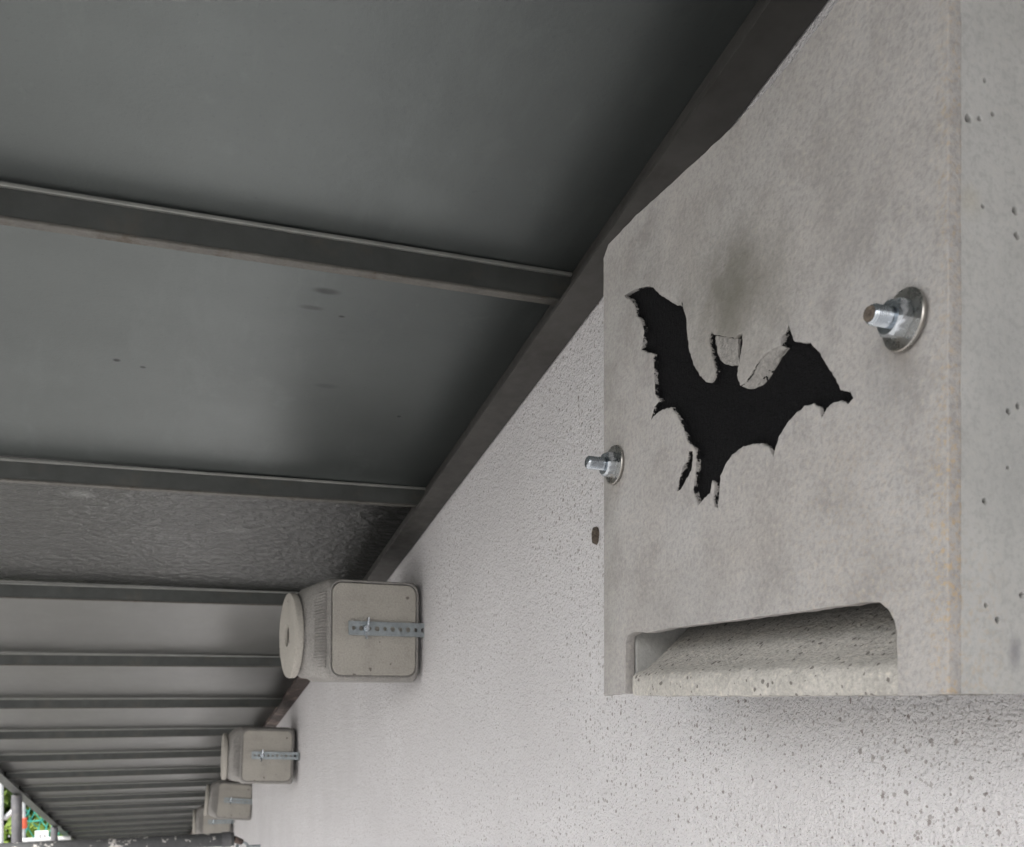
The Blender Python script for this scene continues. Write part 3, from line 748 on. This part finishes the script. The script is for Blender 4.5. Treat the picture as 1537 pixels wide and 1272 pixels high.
# pale guard frame of the far scaffold bay
gf = empty('guard_frame', (-0.88, 8.6, 0))
tag(gf, 'white tubular guard frame with a red clamp, seen past the nearer post', 'guard frame')
def gt(name, a, b, r, mat): return link(name, mesh_of(add_tube(bmesh.new(), a, b, r, 16), name, True, 40), mat, gf)
gt('upright', (0, 0, 0), (0, 0, EYE - 0.81), 0.019, M['white'])
gt('upright', (-0.155, 0, 0), (-0.155, 0, EYE - 0.30), 0.019, M['white'])
gt('brace', (-0.135, 0.025, EYE - 0.96), (0.055, 0.025, EYE - 0.775), 0.019, M['white'])
gt('top_arm', (0.0, 0, EYE - 0.818), (0.07, 0, EYE - 0.838), 0.014, M['white'])
gt('rail', (0.0, -0.045, EYE - 1.128), (0.345, -0.045, EYE - 1.125), 0.020, M['white'])
bm = bmesh.new(); add_tube(bm, (0, 0, EYE - 1.035), (0, 0, EYE - 0.955), 0.030, 16); add_box(bm, (-0.05, -0.022, EYE - 1.02), (-0.022, 0.022, EYE - 0.97), 0.004)
link('clamp', mesh_of(bm, 'clamp', True, 40), M['orange'], gf)

# white notice hanging on the rail, with two grey printed blocks
nt = empty('notice_card', (-0.735, 8.46, EYE - 1.080), (R(4), 0, R(-8)))
tag(nt, 'small white notice card with grey print on the far rail', 'notice')
box_obj('card', (-0.048, -0.002, -0.036), (0.048, 0.002, 0.036), M['card'], nt, 0.0008)
for lo, hi in (((-0.020, -0.0035, -0.022), (0.004, -0.0021, 0.012)), ((0.014, -0.0035, -0.020), (0.034, -0.0021, 0.012))):
    pr = bmesh.new()
    h = hi[2] - lo[2]
    for k in range(5): add_box(pr, (lo[0], lo[1], lo[2] + h * k / 5), (hi[0] - (0.006 if k % 2 else 0), hi[1], lo[2] + h * (k + 0.62) / 5))
    link('print_block', mesh_of(pr, 'print_block'), M['print'], nt)

# green safety net sagging behind the frame
sn = bmesh.new(); NX, NZ = 6, 10
def npt(i, j):
    x = -0.93 + i * 0.062 + (0.031 if j % 2 else 0); z = EYE - 0.80 - j * 0.062
    d = noise.noise_vector(Vector((i * 0.7, j * 0.7, 2.0)))
    return Vector((x + d.x * 0.03, 9.2 + d.y * 0.06, z + d.z * 0.03))
for j in range(NZ):
    for i in range(NX):
        a = npt(i, j)
        if j + 1 < NZ:
            add_tube(sn, a, npt(i, j + 1), 0.0042, 6)
            ii = i + 1 if j % 2 else i - 1
            if 0 <= ii < NX: add_tube(sn, a, npt(ii, j + 1), 0.0042, 6)
for j in (1, 4, 7):
    for i in range(NX - 1): add_tube(sn, npt(i, j), npt(i + 1, j), 0.0075, 6)
tag(link('safety_net', mesh_of(sn, 'safety_net', True, 60), M['net']), 'green cord safety net sagging behind the white guard frame', 'net')

# ------------------------------------------------------------------ trees beyond
def tree(name, base, height, crown_c, crown_r, mat, n, lab, size, seed):
    rnd = random.Random(seed)
    t = empty(name, base); tag(t, lab, 'tree', 'trees beyond the scaffold')
    bm = bmesh.new()
    pts = [(0, 0, 0, 0.11), (0.05, 0.02, height * 0.35, 0.085), (crown_c[0] * 0.6, crown_c[1] * 0.6, height * 0.62, 0.06), (crown_c[0], crown_c[1], height * 0.9, 0.02)]
    loft(bm, [[(x + math.cos(2 * math.pi * i / 10) * r, y + math.sin(2 * math.pi * i / 10) * r, z) for i in range(10)] for x, y, z, r in pts])
    for k in range(9):
        a = rnd.uniform(0, 6.28); z0 = height * rnd.uniform(0.4, 0.75); L = crown_r[0] * rnd.uniform(0.5, 0.9)
        add_tube(bm, (crown_c[0] * 0.4, crown_c[1] * 0.4, z0), (crown_c[0] + math.cos(a) * L, crown_c[1] + math.sin(a) * L, z0 + rnd.uniform(0.3, 0.9)), 0.035, 7, 0.010)
    link('trunk', mesh_of(bm, 'trunk', True, 50), M['bark'], t)
    vs, fs, tint = [], [], []
    clumps = []
    for k in range(70):
        d = Vector((rnd.gauss(0, 1), rnd.gauss(0, 1), rnd.gauss(0, 1))).normalized() * rnd.uniform(0.35, 1) ** 0.5
        clumps.append(Vector((crown_c[0] + d.x * crown_r[0], crown_c[1] + d.y * crown_r[1], crown_c[2] + d.z * crown_r[2])))
    for k in range(n):
        c = rnd.choice(clumps) + Vector((rnd.gauss(0, 0.17), rnd.gauss(0, 0.17), rnd.gauss(0, 0.15)))
        q = Euler((rnd.uniform(-1.2, 1.2), rnd.uniform(-1.2, 1.2), rnd.uniform(0, 6.28))).to_matrix()
        s = size * rnd.uniform(0.6, 1.3); b0 = len(vs)
        for p in ((0, -1, 0), (0.42, -0.25, 0.10), (0.30, 0.45, 0.06), (0, 1, -0.12), (-0.30, 0.45, 0.06), (-0.42, -0.25, 0.10)):
            vs.append(c + q @ (Vector(p) * s))
        fs += [(b0, b0 + 1, b0 + 2, b0 + 3), (b0, b0 + 3, b0 + 4, b0 + 5)]
        tint += [rnd.random()] * 6
    me = bpy.data.meshes.new('crown'); me.from_pydata(vs, [], fs)
    at = me.attributes.new('tint', 'FLOAT', 'POINT'); at.data.foreach_set('value', tint)
    link('crown', me, mat, t)
tree('leafy_tree', (-2.0, 13.2, 0), 4.4, (0.3, 0, 3.7), (1.5, 1.1, 1.25), M['leafa'], 16000, 'olive green leafy tree beyond the canopy edge, behind the nearer post', 0.07, 3)
tree('leafy_shrub', (-1.05, 11.6, 0), 3.3, (0.12, 0, 2.9), (0.62, 0.5, 0.72), M['leafb'], 5000, 'bright yellow green shrub behind the green net', 0.05, 5)
tree('leafy_tree', (-0.6, 15.0, 0), 4.3, (0.2, 0, 3.3), (1.6, 1.0, 1.3), M['leafa'], 14000, 'darker leafy tree farthest back, low beyond the canopy end', 0.08, 8)
